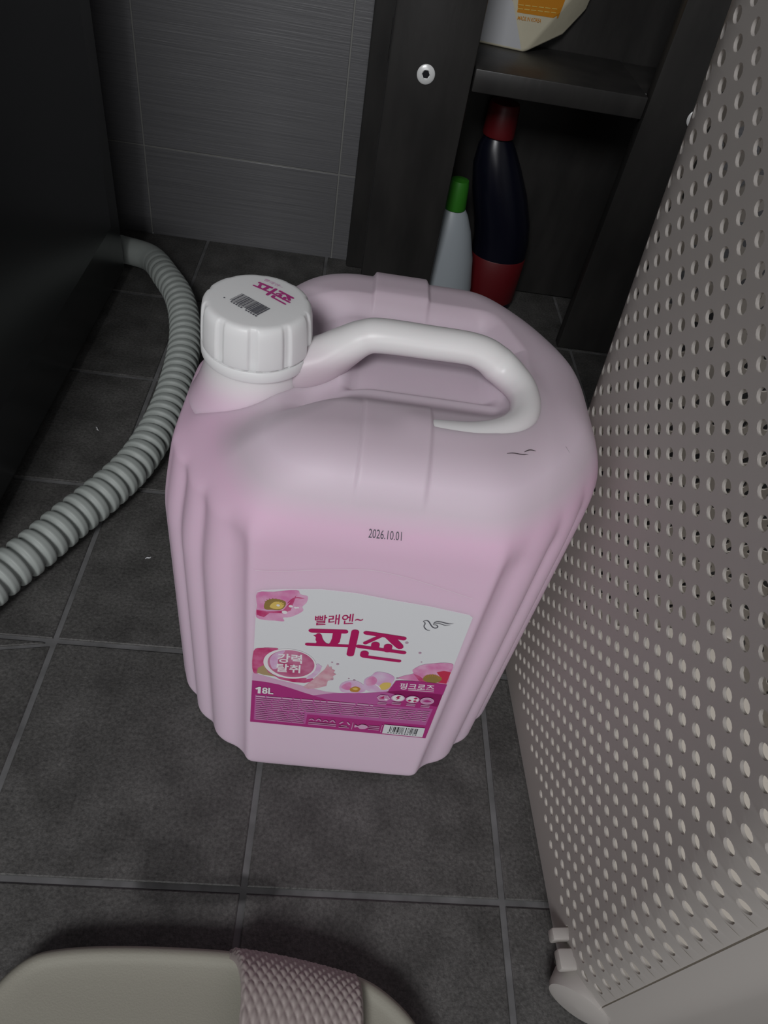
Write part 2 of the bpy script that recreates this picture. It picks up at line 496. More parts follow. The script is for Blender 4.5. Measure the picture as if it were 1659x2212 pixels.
# ------------------------------------------------------------------ polygons, strokes and lettering for printed things
class Print:
    """collects flat coloured shapes given in (u, v) millimetres; place() maps (u, v, lift) to a point"""
    def __init__(self, place, base=0.0001):
        self.place = place; self.V = []; self.F = []; self.I = []; self.mats = []; self.lift = base
    def mi(self, mat):
        m = M[mat]
        if m not in self.mats: self.mats.append(m)
        return self.mats.index(m)
    def poly(self, pts, mat, step=1.2e-5):
        pts = [(float(a), float(b)) for a, b in pts]
        ar = sum(pts[i - 1][0] * pts[i][1] - pts[i][0] * pts[i - 1][1] for i in range(len(pts)))
        if ar < 0: pts = pts[::-1]
        self.lift += step
        b = len(self.V)
        for u, v in pts: self.V.append(self.place(u, v, self.lift))
        tri = geometry.tessellate_polygon([[Vector((u, v, 0)) for u, v in pts]])
        k = self.mi(mat)
        for t in tri:
            a, c, d = t
            cr = (pts[c][0] - pts[a][0]) * (pts[d][1] - pts[a][1]) - (pts[c][1] - pts[a][1]) * (pts[d][0] - pts[a][0])
            if abs(cr) < 1e-9: continue
            self.F.append((b + a, b + c, b + d) if cr > 0 else (b + a, b + d, b + c)); self.I.append(k)
    def blob(self, pts, mat, per=5):
        self.poly(catmull(pts, per, True), mat)
    def disc(self, c, r, mat, n=18, ry=None):
        ry = ry or r
        self.poly([(c[0] + r * math.cos(2 * math.pi * k / n), c[1] + ry * math.sin(2 * math.pi * k / n)) for k in range(n)], mat)
    def stroke(self, pts, w, mat, smooth=False, taper=False):
        P = catmull(pts, 6) if smooth else np.array(pts, float)
        n = len(P)
        ws = np.full(n, w / 2.0)
        if taper: ws = ws * np.interp(np.linspace(0, 1, n), [0, .25, .8, 1], [.45, 1, 1, .2])
        Tn = np.gradient(P, axis=0); Tn /= np.linalg.norm(Tn, axis=1)[:, None]
        N = np.stack([-Tn[:, 1], Tn[:, 0]], 1)
        L = [tuple(P[i] + N[i] * ws[i]) for i in range(n)]
        Rr = [tuple(P[i] - N[i] * ws[i]) for i in range(n)]
        def cap(c, d, r):
            a0 = math.atan2(d[1], d[0])
            return [(c[0] + r * math.cos(a0 + a), c[1] + r * math.sin(a0 + a)) for a in np.linspace(math.pi / 2, -math.pi / 2, 9)[1:-1]]
        pts2 = L + cap(P[-1], Tn[-1], ws[-1]) + Rr[::-1] + cap(P[0], -Tn[0], ws[0])
        self.poly(pts2, mat)
    def text(self, s, quad, mat, bold=0.0):
        """quad = (bottom-left, bottom-right, top-right, top-left)"""
        c = bpy.data.curves.new('lettering', 'FONT')
        c.body = s
        c.offset = bold
        c.resolution_u = 3
        o = bpy.data.objects.new('lettering', c)
        COL.objects.link(o)
        dg = bpy.context.evaluated_depsgraph_get()
        me = bpy.data.meshes.new_from_object(o.evaluated_get(dg))
        bpy.data.objects.remove(o); bpy.data.curves.remove(c)
        P = np.array([v.co[:2] for v in me.vertices])
        lo, hi = P.min(0), P.max(0)
        uv = (P - lo) / (hi - lo)
        q = np.array(quad, float)
        X = ((1 - uv[:, :1]) * (1 - uv[:, 1:]) * q[0] + uv[:, :1] * (1 - uv[:, 1:]) * q[1] + uv[:, :1] * uv[:, 1:] * q[2] + (1 - uv[:, :1]) * uv[:, 1:] * q[3])
        self.lift += 1.2e-5
        b = len(self.V); k = self.mi(mat)
        for u, v in X: self.V.append(self.place(u, v, self.lift))
        for p in me.polygons:
            self.F.append(tuple(b + i for i in p.vertices)); self.I.append(k)
        bpy.data.meshes.remove(me)
    def build(self, name, parent):
        me = mesh_data(name, self.V, self.F, self.mats, False, self.I)
        return link(name, me, parent)

# ------------------------------------------------------------------ the jug
JX, JY, JR = 0.063, 0.210, math.radians(-1.5)
A_, B_ = 0.139, 0.118
Z0, ZR, AI = 0.293, 0.057, 0.045      # shoulder start, rise, inset
def build_jug():
    t = thing('detergent_jug', 'large translucent jug of pink fabric softener with white screw cap', 'jug', (JX, JY, 0), JR)
    # ---- outline with three ribs on each chamfered corner
    def quarter(ribs):
        fx, sy = 0.0705, 0.040
        P = [(x, -B_) for x in np.linspace(0, fx, 60)]
        a = np.array([fx, -B_]); b = np.array([A_, -sy])
        d = b - a; nrm = np.array([d[1], -d[0]]) / np.linalg.norm(d)
        for s in np.linspace(0, 1, 120)[1:-1]:
            off = 0.0075 * math.sin(math.pi * s)
            if ribs:
                u = (s - 0.17) / 0.83
                off += (0.0056 * abs(math.sin(3 * math.pi * u)) ** 0.8 if u > 0 else 0.0) - 0.0040 * sstep(0, .08, s) * sstep(1, .94, s)
            P.append(tuple(a + d * s + nrm * off))
        P += [(A_, y) for y in np.linspace(-sy, 0, 36)]
        return P
    def outline(ribs, sig, N=720):
        q = quarter(ribs)
        h = q + [(x, -y) for x, y in q[-2::-1]]
        loop = h + [(-x, y) for x, y in h[-2:0:-1]]
        loop = np.array(loop + [loop[0]])
        d = np.r_[0, np.cumsum(np.linalg.norm(np.diff(loop, axis=0), axis=1))]
        s = np.linspace(0, d[-1], N, endpoint=False)
        L = np.stack([np.interp(s, d, loop[:, 0]), np.interp(s, d, loop[:, 1])], 1)
        k = np.exp(-0.5 * (np.arange(-40, 41) / sig) ** 2); k /= k.sum()
        return np.stack([np.convolve(np.r_[L[-40:, i], L[:, i], L[:40, i]], k, 'valid') for i in range(2)], 1)
    N = 720
    OR = outline(True, 2.6)
    OP = outline(False, 9.0)
    # match parameter by angle so the two outlines blend point by point
    def byang(O):
        a = np.unwrap(np.arctan2(O[:, 1], O[:, 0]))
        return a
    th = np.unwrap(np.arctan2(OR[:, 1], OR[:, 0]))
    tp = np.unwrap(np.arctan2(OP[:, 1], OP[:, 0]))
    tpe = np.r_[tp - 2 * math.pi, tp, tp + 2 * math.pi]
    OPm = np.stack([np.interp(th, tpe, np.tile(OP[:, i], 3)) for i in range(2)], 1)
    rows = []     # (z, inset, rib weight, shrink)
    for k in np.linspace(0.04, 1, 10): rows.append((0.003 * (1 - k) if k < 1 else 0, 0.014, 0.35, k))
    for a in np.linspace(0.1, 1, 9):
        rows.append((0.016 * (1 - math.cos(a * math.pi / 2)), 0.014 * (1 - math.sin(a * math.pi / 2)), 0.35 + 0.65 * a, 1))
    for zz in np.linspace(0.016, Z0, 80)[1:]:
        rows.append((zz, 0, 1 - float(sstep(0.275, 0.325, zz)), 1))
    for a in np.linspace(0, 1, 30)[1:]:
        zz = Z0 + ZR * math.sin(a * math.pi / 2)
        rows.append((zz, AI * (1 - math.cos(a * math.pi / 2)), 1 - float(sstep(0.275, 0.325, zz)), 1))
    for k in np.linspace(1, 0.012, 95)[1:]:
        rows.append((Z0 + ZR + 0.001 * (1 - k ** 2), AI, 0, k))
    G = np.zeros((len(rows), N, 3))
    for i, (zz, ins, w, k) in enumerate(rows):
        O = OR * w + OPm * (1 - w)
        G[i, :, 0] = O[:, 0] * (1 - ins / A_) * k
        G[i, :, 1] = O[:, 1] * (1 - ins / B_) * k
        G[i, :, 2] = zz
    X, Y, Zz = G[..., 0], G[..., 1], G[..., 2]
    # shoulder falls away on the spout side
    topw = sstep(0.275, 0.345, Zz)
    G[..., 2] -= 0.036 * sstep(-0.025, -0.150, X) * topw
    G[..., 2] -= 0.006 * sstep(0.05, 0.139, X) * topw
    G[..., 0] += 0.010 * sstep(-0.060, -0.139, X) * sstep(0.225, 0.31, Zz)
    # displacement along the surface normal
    du = np.roll(G, -1, 1) - np.roll(G, 1, 1)
    dv = np.gradient(G, axis=0)
    Nn = np.cross(du, dv); Nn /= np.linalg.norm(Nn, axis=2)[..., None] + 1e-12
    D = np.zeros(X.shape)
    up = sstep(0.322, 0.338, Zz)
    strip = sstep(-0.018, -0.0155, X) * sstep(0.0215, 0.019, X)
    D += np.where(Y > 0, 0.0032, 0.0016) * strip * up * np.clip(sstep(0.040, 0.066, np.abs(Y)), 0, 1)
    top = sstep(0.335, 0.345, Zz)
    # raised rim that runs from the handle's right foot to the front and to the back
    def seg_d(path):
        best = np.full(X.shape, 9.0)
        for (x0, y0), (x1, y1) in zip(path[:-1], path[1:]):
            d = np.array([x1 - x0, y1 - y0]); L2 = d @ d
            tt = np.clip(((X - x0) * d[0] + (Y - y0) * d[1]) / L2, 0, 1)
            best = np.minimum(best, np.hypot(X - x0 - tt * d[0], Y - y0 - tt * d[1]))
        return best
    front = catmull([(0.072, 0.0), (0.079, -0.018), (0.077, -0.036), (0.066, -0.057), (0.047, -0.0675), (0.030, -0.070), (0.012, -0.069)], 5)
    D += 0.0022 * np.exp(-(seg_d(front) / 0.010) ** 2) * top
    # shallow basin round the handle and a deeper finger well beneath it
    basin = np.where(Y > 0, sstep(0.059, 0.045, Y), sstep(0.060, 0.036, -Y)) * sstep(-0.085, -0.050, X) * sstep(0.084, 0.068, X + np.maximum(0, np.abs(Y) - 0.02) * 0.45)
    D -= 0.0105 * basin * top
    well = sstep(0.030, 0.018, np.abs(Y + 0.003)) * sstep(-0.036, -0.020, X) * sstep(0.068, 0.054, X)
    D -= 0.008 * well * top
    # ridge under the handle feet and around the neck
    D -= 0.0115 * sstep(0.078, 0.038, np.hypot(X + 0.084, Y + 0.004)) * sstep(0.30, 0.335, Zz)
    D += 0.008 * np.exp(-(seg_d([(-0.060, -0.004), (-0.036, -0.004)]) / 0.014) ** 2) * top
    G += Nn * D[..., None]
    V = G.reshape(-1, 3)
    R = len(rows)
    F = []
    for i in range(R - 1):
        a = i * N
        for k in range(N):
            k2 = (k + 1) % N
            F.append((a + k, a + k2, a + N + k2, a + N + k))
    F.append(tuple(reversed(range(N))))
    F.append(tuple((R - 1) * N + k for k in range(N)))
    body = link('body', mesh_data('jug_body', V, F, M['jug'], True), t)
    bvh = BVHTree.FromPolygons([tuple(v) for v in V], F[:-2])

    # ---- neck, collar, cap
    cx, cy = -0.0838, -0.0040
    lathe('neck', [(0.0420, 0.302), (0.0370, 0.312), (0.0332, 0.322), (0.0312, 0.329), (0.0305, 0.334), (0.0305, 0.343), (0.0, 0.343)], M['neck'], t, 64, (cx, cy, 0))
    lathe('tamper_ring', [(0.0305, 0.3362), (0.0326, 0.3366), (0.0330, 0.338), (0.0330, 0.3428), (0.0324, 0.3436), (0.0300, 0.3436)], M['white_cap'], t, 72, (cx, cy, 0))
    lathe('tamper_bridge', [(0.0303, 0.3434), (0.0316, 0.3434), (0.0316, 0.3454), (0.0303, 0.3454)], M['white_cap'], t, 144, (cx, cy, 0),
          mod=lambda a, i: 1.0 if (a * 24 / (2 * math.pi)) % 1 < 0.55 else 0.965)
    prof = [(0.0300, 0.3450), (0.0326, 0.3450), (0.0328, 0.3464), (0.0325, 0.3540), (0.0318, 0.3640), (0.0310, 0.3682), (0.0298, 0.3700), (0.0285, 0.3707), (0.0265, 0.3709), (0.0, 0.3709)]
    def grip(a, i):
        ph = ((a + 0.20) * 10 / (2 * math.pi)) % 1.0
        pad = float(sstep(0.0, 0.09, ph) * sstep(0.86, 0.77, ph))
        depth = [0, .5, 1, 1, 1, .9, .45, .1, 0, 0][i]
        return 1 - 0.046 * depth * (1 - pad)
    cap = lathe('cap', prof, M['white_cap'], t, 288, (cx, cy, 0), mod=grip, sharp=50)
    cp = Print(lambda u, v, l: (u / 1000, v / 1000, 0.3709 + l))
    q = [(-99.8, -9.0), (-81.4, -22.0), (-74.7, -12.2), (-93.4, 0.6)]     # barcode corners
    q = [np.array(p) for p in q]
    def bq(s0, s1, v0, v1):
        f = lambda s, v: tuple((1 - s) * (1 - v) * q[0] + s * (1 - v) * q[1] + s * v * q[2] + (1 - s) * v * q[3])
        return [f(s0, v0), f(s1, v0), f(s1, v1), f(s0, v1)]
    rnd = random.Random(3)
    s = 0.0
    while s < 0.97:
        w = rnd.choice([.012, .012, .024, .036]); cp.poly(bq(s, min(1, s + w), 0.12, 1), 'ink_grey'); s += w + rnd.choice([.012, .012, .02])
    for k in range(12):
        if k in (0, 6): continue
        cp.poly(bq(k / 12 + .01, k / 12 + .06, -0.03, 0.07), 'ink_grey')
    cp.disc((-102.2, -7.2), 0.5, 'ink_grey', 8)
    cp.build('barcode_print', cap)
    cl = Print(lambda u, v, l: (u / 1000, v / 1000, 0.3709 + l))
    draw_logo(cl, np.array([(-90.6, 9.0), (-67.2, -5.6), (-62.4, 3.6), (-86.2, 17.6)]), 'ink_magenta')
    cl.text('빨래엔~', [(-84.0, 18.2), (-72.6, 12.2), (-71.0, 14.6), (-82.6, 20.6)], 'ink_pale', 0.01)
    cl.build('logo_print', cap)

    # ---- handle
    hp = [(-0.068, -0.005, 0.328), (-0.055, -0.005, 0.3325), (-0.043, -0.005, 0.3385), (-0.032, -0.004, 0.3475), (-0.021, -0.004, 0.3562), (-0.010, -0.004, 0.3592), (0.020, -0.004, 0.3594), (0.042, -0.004, 0.3592),
          (0.053, -0.004, 0.3565), (0.0615, -0.005, 0.3518), (0.0690, -0.010, 0.3486), (0.0755, -0.020, 0.3470), (0.0775, -0.034, 0.3463), (0.0735, -0.049, 0.3459), (0.063, -0.0605, 0.3457), (0.047, -0.0675, 0.3455), (0.030, -0.0695, 0.3453), (0.012, -0.0690, 0.3450)]
    path, s = resample(catmull(hp, 12), 0.0018)
    r1 = np.interp(s / s[-1], [0, 0.10, 0.22, 0.47, 0.54, 0.66, 0.97, 1.0], [0.0185, 0.0150, 0.0105, 0.0099, 0.0112, 0.0086, 0.0078, 0.0055])
    sweep('handle', path, r1 * 1.06, r1 * 0.95, M['handle'], t, 32)

    # ---- date stamp, moulded seam line and scuffs follow the surface
    def drape(u, v, l):
        h = bvh.ray_cast(Vector((u / 1000, -0.3, v / 1000)), Vector((0, 1, 0)))
        p = h[0] if h[0] else Vector((u / 1000, -B_, v / 1000))
        return (p.x, p.y - l, p.z)
    dp = Print(drape)
    dp.text('2026.10.01', [(-6.4, 306.4), (11.6, 307.0), (11.0, 312.6), (-6.6, 312.2)], 'ink_grey', 0.0)
    dp.build('date_stamp', t)
    sp = Print(drape)
    sp.stroke([(-66, 268.5), (-51.9, 270.4), (-29.0, 275.9), (-4.8, 280.6), (14.2, 278.9), (34.1, 273.7), (60.1, 265.3)], 0.55, 'emboss', True)
    sp.build('moulded_line', t)
    def top_drape(u, v, l):
        h = bvh.ray_cast(Vector((u / 1000, v / 1000, 0.6)), Vector((0, 0, -1)))
        p, nn = h[0], h[1]
        return tuple(p + nn * l)
    sc = Print(top_drape)
    sc.stroke([(62, -81), (66, -79.4), (71, -78.2), (75, -76.4)], 0.55, 'scuff', True, True)
    sc.build('scuff', t)
    sc = Print(top_drape)
    sc.stroke([(72.6, -76.0), (76, -73.4), (80, -72.2)], 0.6, 'scuff', True, True)
    sc.build('scuff', t)
    sc = Print(top_drape)
    sc.stroke([(101, -58), (104, -59.5)], 0.6, 'scuff', False, True)
    sc.build('scuff', t)

    # ---- label
    YF = -B_
    lab_out = [(-68.0, 84.0), (-64.9, 248.2), (-62, 250.6), (-49.1, 253.9), (-27.3, 258.0), (-6.9, 258.0), (15.1, 255.2), (37.1, 253.2), (62.5, 249.0), (65.0, 246.8), (66.4, 84.6)]
    LP = Print(lambda u, v, l: (u / 1000, YF - l, v / 1000), 0.00025)
    LP.poly(lab_out, 'paper')
    n0 = len(lab_out)
    # give the sticker its thickness
    vb = [(u / 1000, YF + 0.0003, v / 1000) for u, v in lab_out]
    b0 = len(LP.V); LP.V += vb
    ar = sum(lab_out[i - 1][0] * lab_out[i][1] - lab_out[i][0] * lab_out[i - 1][1] for i in range(n0))
    idx = list(range(n0)) if ar > 0 else list(range(n0))[::-1]
    for k in range(n0):
        LP.F.append((k, (k + 1) % n0, b0 + idx[(k + 1) % n0], b0 + idx[k])); LP.I.append(0)
    label = LP.build('label', t)
    label['label'] = 'white and magenta paper label with flowers'
    layer = [0.00028]
    def P_():
        layer[0] += 0.00006
        return Print(lambda u, v, l: (u / 1000, YF - l, v / 1000), layer[0])

    # purple foot of the label
    p = P_()
    p.poly([(-66.7, 156.4), (-59.0, 153.7), (-49.9, 150.3), (-38.8, 147.4), (-26.4, 143.4), (-15.9, 140.6), (-5.7, 140.5), (4, 142.6), (-2.7, 131.6), (-17.2, 130.3), (-31.0, 136.3), (-48.7, 143.9), (-66.9, 145.8)], 'ink_pale')
    p.poly([(-68.0, 84.0), (-66.9, 145.8), (-57.8, 145.6), (-48.7, 143.8), (-40, 140.4), (-31.0, 136.3), (-19.4, 131.8), (-11, 131.0), (-2.8, 132.7), (6, 136.2), (13.8, 140.6), (27.2, 148.6), (65.9, 153.6), (66.4, 84.6)], 'ink_magenta')
    p.poly([(-24, 133.4), (-9.7, 139.6), (2, 142.2), (11.4, 144.0), (27.2, 149.2), (32.6, 147.3), (34, 133.0), (18.6, 129.0), (1.8, 128.0), (-13.0, 129.2)], 'ink_violet')
    p.poly([(-64.6, 126.2), (-20, 127.2), (10.9, 128.6), (36, 129.6), (63.1, 131.0), (62.6, 105.5), (31, 105.0), (-26, 104.5), (-26.5, 88.8), (-65.3, 88.0)], 'ink_violet')
    p.poly([(26.0, 148.6), (31.7, 153.0), (44.0, 153.6), (65.8, 153.8), (66.0, 134.8), (58.5, 136.1), (46.0, 141.6), (34.9, 145.7)], 'ink_plum')
    p.build('printed_band', label)

    # flowers
    p = P_()
    p.blob([(-64.6, 248.2), (-55, 250.8), (-42.0, 255.0), (-39.4, 251.1), (-35.1, 250.0), (-35.3, 243.8), (-37.6, 238.9), (-36.8, 235.3), (-39.8, 230.9), (-44.4, 226.7), (-48.8, 225.3), (-47.8, 221.6), (-54.0, 221.2), (-58.5, 220.8), (-64.9, 222.7), (-64.8, 236)], 'petal_pink', 3)
    p.poly([(-64.9, 230.6), (-58.7, 230.1), (-49.1, 233.0), (-45.9, 240.3), (-41.7, 249.9), (-44.3, 233.9), (-49.0, 229.9), (-56.9, 228.9), (-60.3, 223.6), (-64.8, 225.4)], 'petal_dark')
    p.stroke([(-46.5, 241), (-42.5, 247), (-37, 247.6)], 1.1, 'petal_dark', True, True)
    p.stroke([(-64.4, 232.2), (-56, 231.4), (-49.5, 233.4)], 0.7, 'petal_pale', True, True)
    p.blob([(-60.5, 234.6), (-59.4, 240.7), (-55.6, 243.7), (-51.3, 243.8), (-47.8, 242.2), (-48.0, 237.0), (-50.9, 233.1), (-55.7, 232.5), (-59.2, 232.1)], 'ink_olive')
    p.blob([(-57.0, 235.2), (-55, 240.2), (-51.3, 241.6), (-48.6, 239.8), (-49.6, 235.4), (-53, 233.6)], 'ink_yellow')
    for k in range(9):
        a = 0.3 + k * 0.3
        p.stroke([(-54 + 4.6 * math.cos(a), 238 + 3.8 * math.sin(a)), (-54 + 6.8 * math.cos(a), 238 + 6.4 * math.sin(a))], 0.45, 'ink_olive')
    for c, r in (((-44.5, 238.4), 1.3), ((-41.5, 237.6), 1.0), ((-40.2, 237.9), 0.8), ((-47.9, 231.6), 1.7), ((-52.0, 238.0), 1.1)):
        p.disc(c, r, 'ink_white', 12)
    p.build('flower_print', label)

    p = P_()
    p.blob([(-66.2, 184.0), (-60.6, 188.8), (-54.5, 190.1), (-50.3, 189.6), (-54, 181.2), (-54, 169.9), (-52, 159.0), (-60.0, 157.6), (-66.4, 157.4)], 'petal_dark', 4)
    p.poly([(-63.1, 163.4), (-59.2, 167.9), (-56.1, 159.1), (-51.0, 154.4), (-59.0, 154.9), (-63.9, 157.0)], 'ink_leaf')
    p.poly([(-56.1, 159.1), (-49.1, 154.4), (-41.1, 153.4), (-31.2, 156.4), (-26.0, 157.3), (-24, 154), (-30.8, 149.6), (-38.9, 149.3), (-47.9, 151.3)], 'petal_dark')
    p.poly([(-27.3, 168.8), (-23.8, 176.9), (-20.6, 173.8), (-21.5, 166.1), (-25.3, 157.6), (-30.1, 154.7)], 'petal_pale')
    p.poly([(-31.5, 144.0), (-25.2, 155.7), (-21.4, 164.2), (-18.4, 170.5), (-17.0, 177.3), (-15.6, 173.9), (-14.4, 175.0), (-13.6, 171.4), (-11.5, 170.3), (-12.2, 167.0), (-10.3, 165.5), (-12.3, 162.5), (-11.4, 158.4), (-15.2, 155.7), (-15.6, 148.7), (-22.3, 143.8), (-28.3, 142.0)], 'feather')
    p.build('petal_print', label)

    p = P_()
    p.blob([(-6.5, 148.5), (-5.1, 154.8), (-1.4, 158.5), (3.4, 159.9), (7.8, 157.4), (11.4, 152.1), (11.2, 146.0), (4.4, 142.7), (-3.9, 142.9)], 'petal_pale')
    p.blob([(-5.0, 148.5), (-3.4, 154.0), (0.6, 157.0), (1.6, 150.4), (0.0, 146)], 'petal_pink')
    p.blob([(0.9, 148.0), (4.3, 152.1), (8.1, 150.0), (6.8, 144.9), (2.4, 144.6)], 'ink_gold')
    p.blob([(2.6, 148.6), (4.6, 150.6), (6.6, 149), (5, 147)], 'ink_yellow', 3)
    p.blob([(9.6, 162.7), (13.4, 168.3), (15.7, 173.5), (20.5, 174.5), (25.7, 172.7), (29.3, 168.6), (28.9, 161.7), (27.0, 150.4), (19.2, 147.6), (14.0, 147.6), (10.3, 152.9)], 'petal_pale')
    p.blob([(11, 163.2), (14.4, 168), (18, 164), (17, 157), (12, 155.4)], 'petal_pink')
    p.blob([(20.6, 156.0), (22.9, 161.0), (27.9, 161.5), (27.8, 155.5), (24.8, 151.4), (21.6, 152.2)], 'ink_yellow')
    p.stroke([(17.5, 158), (20, 155.6), (22, 152.2)], 1.0, 'ink_white', True, True)
    p.build('flower_print', label)

    p = P_()
    p.blob([(32, 168.4), (34.8, 172.6), (40.9, 176.7), (39.6, 181.2), (44.6, 188.7), (51.8, 191.9), (58.2, 194.1), (64.8, 193.0), (65.2, 180), (65.3, 167.8), (53.7, 166.7), (41.5, 167.7)], 'petal_pink', 3)
    p.poly([(55.8, 181.6), (60.2, 184.3), (65.2, 183.5), (65.2, 168.4), (59.4, 168.4), (60.2, 174.8)], 'ink_red')
    p.poly([(40.9, 176.7), (45.2, 174.7), (49.4, 170.7), (51.7, 166.9), (46.4, 168.2)], 'petal_dark')
    p.blob([(48.5, 170.5), (49.8, 176.6), (54.4, 178.5), (58.8, 176.5), (61.0, 173.1), (58.5, 168.2), (53.6, 167.3)], 'ink_olive')
    for k in range(10):
        a = 0.2 + k * 0.3
        p.stroke([(54.6 + 4 * math.cos(a), 172.6 + 3.6 * math.sin(a)), (54.6 + 6.6 * math.cos(a), 172.6 + 6.4 * math.sin(a))], 0.4, 'ink_gold')
    p.build('flower_print', label)

    # bubble badge with its two words
    p = P_()
    c = (-42.0, 172.6)
    p.disc(c, 17.6, 'ink_white', 48, 18.7)
    p.disc((-41.2, 172.9), 15.6, 'bubble', 48, 17.0)
    p.blob([(-55.4, 176), (-52.5, 184), (-46, 189), (-47.5, 183), (-50, 176), (-50, 166), (-53.6, 165)], 'petal_pale')
    p.text('강력', [(-50.6, 173.2), (-34.0, 174.6), (-34.6, 185.8), (-50.4, 184.8)], 'ink_white', 0.022)
    p.text('탈취', [(-50.8, 161.2), (-34.6, 162.4), (-34.8, 172.8), (-50.6, 172.0)], 'ink_white', 0.022)
    p.build('badge_print', label)

    # logo and the line above it
    p = P_()
    draw_logo(p, None, 'ink_crimson')
    p.build('logo_print', label)
    p = P_()
    p.text('빨래엔~', [(-29.0, 221.2), (0.0, 228.6), (-0.4, 239.6), (-29.3, 231.6)], 'ink_crimson', 0.004)
    p.build('slogan_print', label)
    # line drawing of a bird
    p = P_()
    p.stroke([(42.0, 229.3), (40.2, 229.5), (38.6, 231.1), (37.6, 233.3), (37.8, 235.6), (37.4, 237.0), (36.2, 238.0)], 0.62, 'ink_grey', True, True)
    p.stroke([(36.2, 238.0), (37.1, 239.0), (38.3, 239.4), (39.6, 238.5), (40.8, 236.5), (42.5, 233.8), (44.2, 232.5), (45.7, 233.0), (45.9, 234.6), (44.7, 235.8), (43.2, 235.6)], 0.72, 'ink_grey', True, True)
    p.stroke([(42.8, 236.1), (43.3, 238.2), (44.6, 239.5), (47.2, 239.6), (49.9, 238.9), (52.1, 238.7), (54.8, 239.4)], 0.72, 'ink_grey', True, True)
    p.stroke([(43.1, 236.1), (44.2, 237.3), (45.8, 237.9), (48.1, 237.2), (50.4, 236.6), (53.3, 237.3)], 0.5, 'ink_grey', True, True)
    p.build('bird_emblem', label)
    P_()
    for c, r in zip([(-14.4, 180.6), (-10.6, 179.1), (-12.6, 158.6), (-1.3, 162.0), (2.6, 160.5), (30.3, 213.1), (40.6, 203.1), (43.5, 192.4), (31.2, 169.0)], [.6, 1.0, .8, .6, .9, 1.1, 1.0, .5, .9]):
        p = Print(lambda u, v, l: (u / 1000, YF - l, v / 1000), layer[0])
        p.disc(c, r, 'ink_dot', 12)
        p.build('printed_dot', label)

    # banner, volume, icons
    p = P_()
    p.poly([(27.4, 150.6), (28.6, 156), (30.6, 165.6), (33, 166.6), (41.5, 167.7), (53, 168.2), (65.8, 167.6), (65.9, 153.8), (55, 154.0), (44.9, 153.9), (36, 153.6)], 'ink_magenta')
    p.text('핑크로즈', [(34.6, 155.2), (58.6, 157.2), (57.8, 165.6), (34.2, 163.8)], 'ink_white', 0.014)
    p.poly([(41.0, 155.0), (58.8, 156.0), (58.8, 156.7), (41.0, 155.7)], 'ink_white')
    p.build('banner_print', label)
    p = P_()
    p.poly([(-64.6, 136.4), (-62.0, 138.9), (-60.6, 139.0), (-60.8, 129.7), (-62.8, 129.6), (-62.7, 135.6), (-63.9, 134.9)], 'ink_white')
    p.text('8L', [(-59.8, 129.8), (-51.8, 130.2), (-51.8, 139.3), (-59.7, 138.8)], 'ink_white', 0.03)
    p.build('volume_print', label)
    p = P_()
    for k, cc in enumerate([(25.7, 141.0), (35.8, 143.0), (46.2, 143.2), (56.6, 143.2)]):
        p.disc(cc, 4.9, 'ink_pale', 6 if k == 0 else 20)
        p.disc(cc, 4.1, 'ink_smallprint' if k in (0, 3) else 'ink_white', 6 if k == 0 else 20)
        if k == 0:
            p.poly([(cc[0] - 3, cc[1] - 1), (cc[0], cc[1] + 3), (cc[0] + .4, cc[1] - 1)], 'ink_crimson'); p.disc((cc[0] + 2, cc[1] - 1.6), 1.2, 'ink_white', 8)
        if k == 1:
            p.poly([(cc[0] - .6, cc[1] + 3), (cc[0] + 1.6, cc[1] + 3), (cc[0] + .4, cc[1] + .6), (cc[0] + 1.6, cc[1] + .6), (cc[0] - 1.2, cc[1] - 3.2), (cc[0] - .4, cc[1] - .4), (cc[0] - 1.8, cc[1] - .4)], 'ink_crimson')
        if k == 2:
            for dx, dy in ((-1.9, 1.9), (1.9, 1.9), (-1.9, -1.9), (1.9, -1.9)):
                if (dx, dy) != (-1.9, 1.9): p.disc((cc[0] + dx, cc[1] + dy), 1.6, 'ink_crimson', 4)
        if k == 3:
            p.blob([(cc[0] - 3, cc[1] - .4), (cc[0], cc[1] + 1.6), (cc[0] + 3, cc[1] - .2), (cc[0], cc[1] - 1.6)], 'ink_magenta', 4)
        for j in range(2):
            p.poly([(cc[0] - 3.2, cc[1] - 7.4 - j * 2.2), (cc[0] + 3.2, cc[1] - 7.2 - j * 2.2), (cc[0] + 3.2, cc[1] - 5.9 - j * 2.2), (cc[0] - 3.2, cc[1] - 6.1 - j * 2.2)], 'ink_smallprint')
    p.build('icon_print', label)
    # rows of tiny print, too small to read
    p = P_()
    rnd = random.Random(11)
    for r in range(13):
        v = 124.6 - r * 2.85
        u = -64.0
        end = 61.5 if v > 106 else -28.0
        if v < 89.5: break
        slope = 0.045
        if r == 0: end = 20
        while u < end:
            w = rnd.uniform(3.0, 11.0); u2 = min(end, u + w)
            lift = slope * (u + 64) * (0.9 if v > 106 else 0.0)
            lift2 = slope * (u2 + 64) * (0.9 if v > 106 else 0.0)
            th_ = 1.15 if r else 1.7
            p.poly([(u, v + lift), (u2, v + lift2), (u2, v + lift2 + th_), (u, v + lift + th_)], 'ink_pale' if (r == 0) else 'ink_smallprint', 0)
            u = u2 + rnd.uniform(0.5, 1.4)
    p.build('small_print', label)
    # foot row: text logo box, recycling marks, barcode
    p = P_()
    for k in range(4):
        u0 = -24 + k * 5.2
        p.stroke([(u0, 97.4), (u0 + 1.8, 99.4 + (k % 2)), (u0 + 3.4, 97.6)], 1.2, 'ink_smallprint', True)
